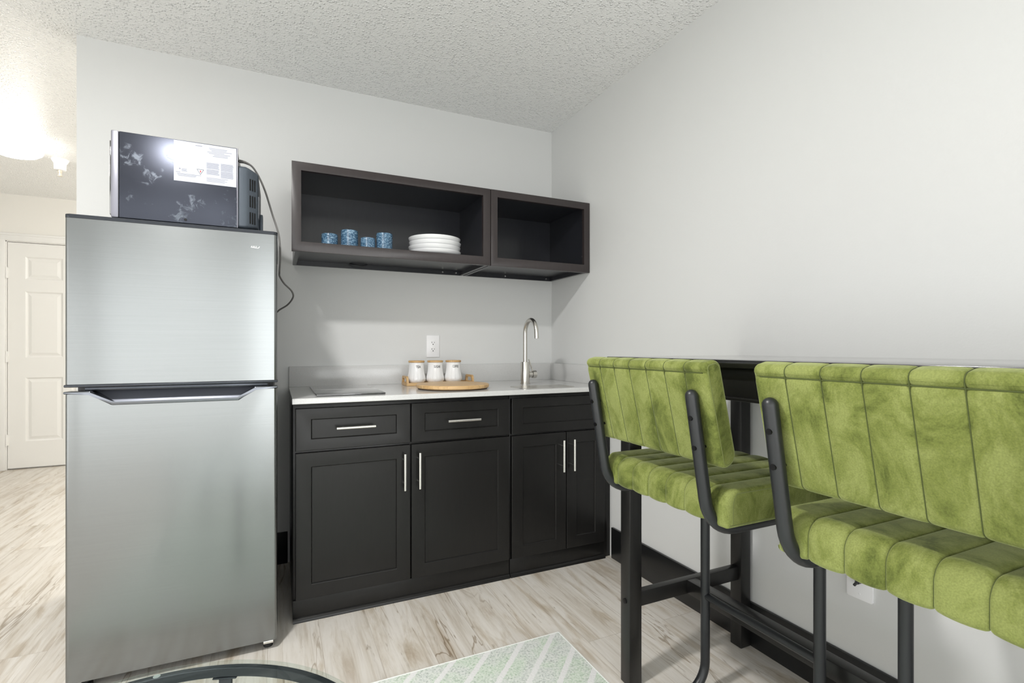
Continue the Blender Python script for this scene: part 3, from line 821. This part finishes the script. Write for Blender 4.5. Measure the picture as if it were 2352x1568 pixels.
# ------------------------------------------------------------------ bar table
TZ1, TZ0 = 1.053, 1.033
LX, LY, LS = -.556, -1.489, .048
bt = thing('bar_table', (-.30,-2.05,0), 'long narrow black bar-height table against the right wall behind the stools', 'table')
MB().box((-.600,-2.700,TZ0),(-.002,-1.425,TZ1), .003).build('tabletop', M_TABLETOP, bt)
ap = MB().box((-.565,-2.655,.955),(-.545,-1.470,TZ0-.0005), .002).box((-.565,-1.490,.955),(-.020,-1.470,TZ0-.0005), .002).box((-.565,-2.655,.955),(-.020,-2.635,TZ0-.0005), .002)
ap.box((-.570,-2.660,.953),(-.540,-1.465,.962), .002)
ap.build('apron', M_TABLE, bt)
YR = -2.655
for x, y in ((LX,LY),(-.062,LY),(LX,YR),(-.062,YR)):
    MB().box((x,y,.0005),(x+LS,y+LS,TZ0-.001 if x > -.1 else .954), .003).build('leg', M_TABLE, bt)
for y in (LY+.012, YR+.012): MB().box((LX+LS-.002,y,.244),(-.060,y+.026,.292), .002).build('side_stretcher', M_TABLE, bt)
MB().box((-.305,YR+.03,.246),(-.265,LY+.018,.291), .002).build('long_stretcher', M_TABLE, bt)
for y in (LY+.024, YR+.024): MB().cyl((LX-.003,y,.268),(LX+.002,y,.268),.0085,16).cyl((LX-.004,y,.268),(LX-.002,y,.268),.004,6).build('bolt', M_BOLT, bt)
MB().box((-.602,-2.130,1.034),(-.5995,-2.112,1.050), .001).box((-.604,-2.126,1.030),(-.6,-2.118,1.040), .001).build('corner_clip', M_CHROME, bt)['label'] = 'small bright metal clip'

# plate low on right wall
wy, wz = -1.861, .395
wp = thing('wall_plate', (0,wy,wz), 'white cable wall plate low on the right wall under the near stool', 'wall plate')
MB().prism(rrect(wy-.036,wz-.058,wy+.036,wz+.058,.004), -.0075, -.0003, 'x', .002).build('cover_plate', M_WHITEPL, wp)
MB().lathe([(0,0),(.0075,0),(.0075,.004),(.005,.005),(.005,.014),(0,.014)], (0,0,0), 16)
pj = MB().cyl((-.007,wy-.002,wz-.004),(-.022,wy-.002,wz-.004),.0065,14).cyl((-.022,wy-.002,wz-.004),(-.035,wy-.002,wz-.010),.004,10)
pj.build('jack', M_CORDB, wp)['label'] = 'short black coax jack'
MB().cyl((-.0085,wy,wz-.042),(-.007,wy,wz-.042),.003,10).build('screw', M_WHITEPL, wp)

# ------------------------------------------------------------------ bar stools
def rr_profile(w, h, rads, nseg=7, groove=None, extra=6):
    """closed rounded rectangle (u,v) with normals; rads = bl, br, tr, tl"""
    out = []
    def corner(cx, cy, r, a0):
        for k in range(nseg+1):
            a = R(a0+90*k/nseg); out.append((cx+r*math.cos(a), cy+r*math.sin(a), math.cos(a), math.sin(a), 0.0))
    bl, br, tr_, tl = rads
    corner(bl, bl, bl, 180); corner(w-br, br, br, 270); corner(w-tr_, h-tr_, tr_, 0); corner(tl, h-tl, tl, 90)
    if groove:                      # horizontal seam on the rear face (u = 0), at height groove
        for v, e in ((groove+.010,0),(groove+.004,.0012),(groove,.0042),(groove-.004,.0012),(groove-.010,0),(h*.5,0)):
            out.append((0, v, -1, 0, e))
    return out
def channels(mb, prof, fn, y0, y1, n, depth, soft=.0, rear=.0):
    rows = []; pitch = (y1-y0)/n; sg = 1 if y1 > y0 else -1; er = .010
    def endin(t): return er-math.sqrt(max(0, er*er-(er-t)**2)) if t < er else 0
    for k in range(n):
        us = (-1,-.975,-.93,-.84,-.6,-.3,0,.3,.6,.84,.93,.975)
        if k == 0: us = [-1+2*t/abs(pitch) for t in (0,.0006,.002,.0045,.0075,.010,.015,.022)]+[0,.3,.6,.84,.93,.975]
        if k == n-1: us = [-1,-.975,-.93,-.84,-.6,-.3,0]+[1-2*t/abs(pitch) for t in (.022,.015,.010,.0075,.0045,.002,.0006,0)]
        for u in us:
            y = y0+pitch*(k+.5+u*.5)
            end = (k == 0 and u < 0) or (k == n-1 and u > 0)
            d = (0 if end else depth*abs(u)**14) + (0 if end else soft*u*u) + (endin(min(abs(y-y0), abs(y-y1)))*.75 if end else 0)
            t = min(abs(y-y0), abs(y-y1))
            q = rear-math.sqrt(max(0, rear*rear-(rear-t)**2)) if t < rear else 0
            rows.append((y, d, q))
    rs = []
    for y, d, q in rows:
        rs.append([fn(p[0]-p[2]*(max(d, q) if p[2] < -.3 else d)-p[2]*p[4], p[1]-p[3]*(d+p[4]), y) for p in prof])
    mb.rings(rs, True, True); return mb
SYC = -1.786; HW = .2215
st = thing('bar_stool', (-.53,SYC,0), 'green velvet bar stool with black tube frame, farther one beside the base cabinets', 'stool', 'green velvet bar stools at the bar table')
# backrest
TILT = R(13.2); bx, bz, bh, bt_ = -.7215, .823, .232, .047
ca, sa = math.cos(TILT), math.sin(TILT)
def bfn(u, v, y): return (bx+u*ca-v*sa, y, bz+v*ca+u*sa)
bp = rr_profile(bt_, bh, (.016,.029,.020,.014), 8, bh-.022)
br_ = channels(MB(), bp, bfn, SYC+HW, SYC-HW, 7, .0026, .0005).build('backrest', M_VELVET, st, angle=60)
for y in (SYC+HW-.001, SYC-HW+.001):
    MB().tube([bfn(p[0]-p[2]*.0075, p[1]-p[3]*.0075, y) for p in bp], .0016, 8, loop=True).build('piping', M_WELT, br_)
def stitches(prof, fn, parent, depth):
    for k in range(1, 7):
        y = SYC+HW-2*HW*k/7
        MB().tube([fn(p[0]-p[2]*(depth-.0002), p[1]-p[3]*(depth-.0002), y) for p in prof], .0009, 6, loop=True).build('stitching', M_SEAM, parent)
stitches(bp, bfn, br_, .0026)
MB().tube([bfn(.0036, bh-.022, SYC+HW-.012), bfn(.0036, bh-.022, SYC-HW+.012)], .0012, 6).build('stitching', M_SEAM, br_)
# seat
sx0, sz0, sl_, sh = -.712, .696, .405, .080
def sfn(u, v, y): return (sx0+u, y, sz0+v+(.004*math.sin(math.pi*max(0,min(1,u/sl_))) if v > sh*.5 else 0))
spf = rr_profile(sl_, sh, (.012,.014,.034,.036), 8)
# extra points along top/bottom for a smooth crown
se = channels(MB(), spf, sfn, SYC+HW, SYC-HW, 7, .0040, .0032, .022).build('seat', M_VELVET, st, angle=60)
for y in (SYC+HW-.001, SYC-HW+.001):
    MB().tube([sfn(p[0]-p[2]*(.0195 if p[2] < -.3 else .0075), p[1]-p[3]*.0075, y) for p in spf], .0016, 8, loop=True).build('piping', M_WELT, se)
stitches(spf, sfn, se, .0072)
TR = .0138; PY = .184
for s_ in (1,-1):
    y = SYC+s_*PY
    path = fillet([(-.7715,y,.979),(-.7205,y,.682),(-.352,y,.682),(-.352,y,TR+.0005),(-.60,y,TR+.0005)], [.085,.06,.085], 9)
    mb = MB().tube(path, TR, 18, dome=True)
    mb.build('side_frame', M_POWDER, st)
    for zb in (.932, .868):
        t = (.979-zb)/(.979-.682); x = -.7715+.051*t; xf = bx-(zb-bz)/ca*sa+.003
        MB().cyl((x-TR,y,zb),(max(xf,x),y,zb+.001),.0035,10).cyl((x-TR-.0012,y-.002,zb),(x-TR+.004,y-.002,zb),.0056,16).build('bolt', M_BOLT, st)
ft = MB().cyl((-.352,SYC+PY-.008,.305),(-.352,SYC-PY+.008,.305),.0115,16).build('footrest', M_POWDER, st)
MB().cyl((-.59,SYC+PY,TR+.0005),(-.59,SYC-PY,TR+.0005),TR,16).build('floor_bar', M_POWDER, st)
for x in (-.66,-.42): MB().box((x,SYC-PY,.684),(x+.04,SYC+PY,.6955)).build('seat_support', M_POWDER, st)
st2 = dup(st, (0,-.556,0), 'green velvet bar stool with black tube frame, nearer one cut off at the right')

# ------------------------------------------------------------------ rug and coffee table
rg = thing('area_rug', (-1.5,-2.1,0), 'mint green rug with white diagonal stripes on the plank floor', 'rug')
MB().box((-2.35,-3.60,.0006),(-.609,-1.131,.009), .002).build('pile', M_RUG, rg)
e = MB()
e.box((-2.356,-1.134,.0005),(-.604,-1.126,.0095), .003).box((-.612,-3.606,.0005),(-.604,-1.126,.0095), .003).box((-2.356,-3.606,.0005),(-.604,-3.598,.0095), .003).box((-2.356,-3.606,.0005),(-2.348,-1.126,.0095), .003)
e.build('binding', M_RUGEDGE, rg)

KX, KY, KR, KZ = -1.781, -1.969, .377, .450
LEGA, PADA = 71, 90
kt = thing('coffee_table', (KX,KY,.009), 'round glass-topped coffee table with a dark metal ring frame at the bottom edge', 'table')
MB().lathe([(0,-.006),(KR-.0015,-.006),(KR,-.0045),(KR,-.0015),(KR-.0015,0),(0,0)], (KX,KY,KZ), 160).build('glass_top', M_GLASS, kt)
rgm = MB(); rs = []
for r, z in ((KR-.0170,-.0075),(KR-.0160,-.0066),(KR-.0045,-.0066),(KR-.0035,-.0075),(KR-.0035,-.0235),(KR-.0045,-.0245),(KR-.0160,-.0245),(KR-.0170,-.0235)):
    rs.append([(KX+r*math.cos(2*math.pi*k/160), KY+r*math.sin(2*math.pi*k/160), KZ+z) for k in range(160)])
rgm.rings(rs, True, False, True).build('ring_frame', M_CTFRAME, kt)
def polar(a, r): return (KX+r*math.cos(R(a)), KY+r*math.sin(R(a)))
for a in (LEGA, LEGA+90, LEGA+180, LEGA+270):
    x, y = polar(a, KR-.0125); d = Vector((math.cos(R(a)), math.sin(R(a)), 0)); tn = Vector((-d.y, d.x, 0))
    lg = MB(); c = Vector((x,y,0))
    def slab(ww, th, z0, z1, cc):
        q = [cc+tn*(ww*i)+d*(th*j) for i, j in ((-1,-1),(1,-1),(1,1),(-1,1))]
        lg.prism([(p.x,p.y) for p in q], z0, z1, 'z', .0012)
    slab(.0118, .004, .0095, KZ-.0265, c); slab(.0225, .0075, KZ-.0275, KZ-.0247, c)
    lg.build('leg', M_CTFRAME, kt)
for a in (PADA, PADA+120, PADA+240):
    x, y = polar(a, KR-.0102)
    MB().lathe([(0,-.0064),(.0062,-.0064),(.0062,-.0061),(0,-.0061)], (x,y,KZ), 24).build('glass_pad', M_PAD, kt)['label'] = 'clear round pad under the glass'

# ------------------------------------------------------------------ lights
def area(name, loc, rot, sx, sy, power, col, shape='RECTANGLE', spread=180):
    l = bpy.data.lights.new(name, 'AREA'); l.shape = shape; l.size = sx
    if shape in ('RECTANGLE','ELLIPSE'): l.size_y = sy
    l.energy = power; l.color = col; l.spread = R(spread)
    o = bpy.data.objects.new(name, l); COL.objects.link(o); o.location = loc; o.rotation_euler = rot
    return o
def point(name, loc, r, power, col):
    l = bpy.data.lights.new(name, 'POINT'); l.shadow_soft_size = r; l.energy = power; l.color = col
    o = bpy.data.objects.new(name, l); COL.objects.link(o); o.location = loc; return o
area('room_lamp', (-2.10,-1.82,2.40), (0,0,0), .18, .18, 38, (1.0,.985,.965), 'DISK')
area('side_fill', (XL+.02,-3.4,.95), (0,R(-90),0), 1.7, 3.8, 30, (.98,.99,1.0))  # soft fill added on the unseen left side; that wall has no window
area('front_fill', (-2.2,YF+.02,1.1), (R(90),0,0), 3.4, 2.0, 43, (.965,.985,1.0))  # broad invented fill from behind the camera; the front wall is solid
area('corner_fill', (-.66,YF+.03,1.1), (R(90),0,0), 1.2, 2.0, 13, (.955,.985,1.0))  # second unseen fill, added at the right end of the front wall
point('hall_fill', (-1.2,1.6,2.1), .2, 58, (1.0,.975,.92))  # added fill hidden behind the back wall to brighten the hall; no fixture there

w = bpy.data.worlds.new('world'); S.world = w; w.use_nodes = True
bg = w.node_tree.nodes['Background']; bg.inputs[0].default_value = (.8,.88,1,1); bg.inputs[1].default_value = .6

# ------------------------------------------------------------------ camera
cd = bpy.data.cameras.new('camera'); cam = bpy.data.objects.new('camera', cd); COL.objects.link(cam)
cd.sensor_width = 36; cd.sensor_fit = 'HORIZONTAL'; cd.lens = 36*1153.5/2352
cd.shift_y = 14.8/2352
cam.location = (-1.5665,-2.7763,1.0807); cam.rotation_euler = (R(90),0,R(-24.924))
cd.clip_start = .02
S.camera = cam
S.view_settings.view_transform = 'Standard'; S.view_settings.look = 'None'
S.view_settings.gamma = 1; S.view_settings.exposure = 0.22
S.view_settings.use_curve_mapping = False
S.cycles.max_bounces = 12; S.cycles.diffuse_bounces = 6; S.cycles.glossy_bounces = 6; S.cycles.transmission_bounces = 8
S.cycles.use_denoising = True
S.cycles.caustics_reflective = False; S.cycles.caustics_refractive = False
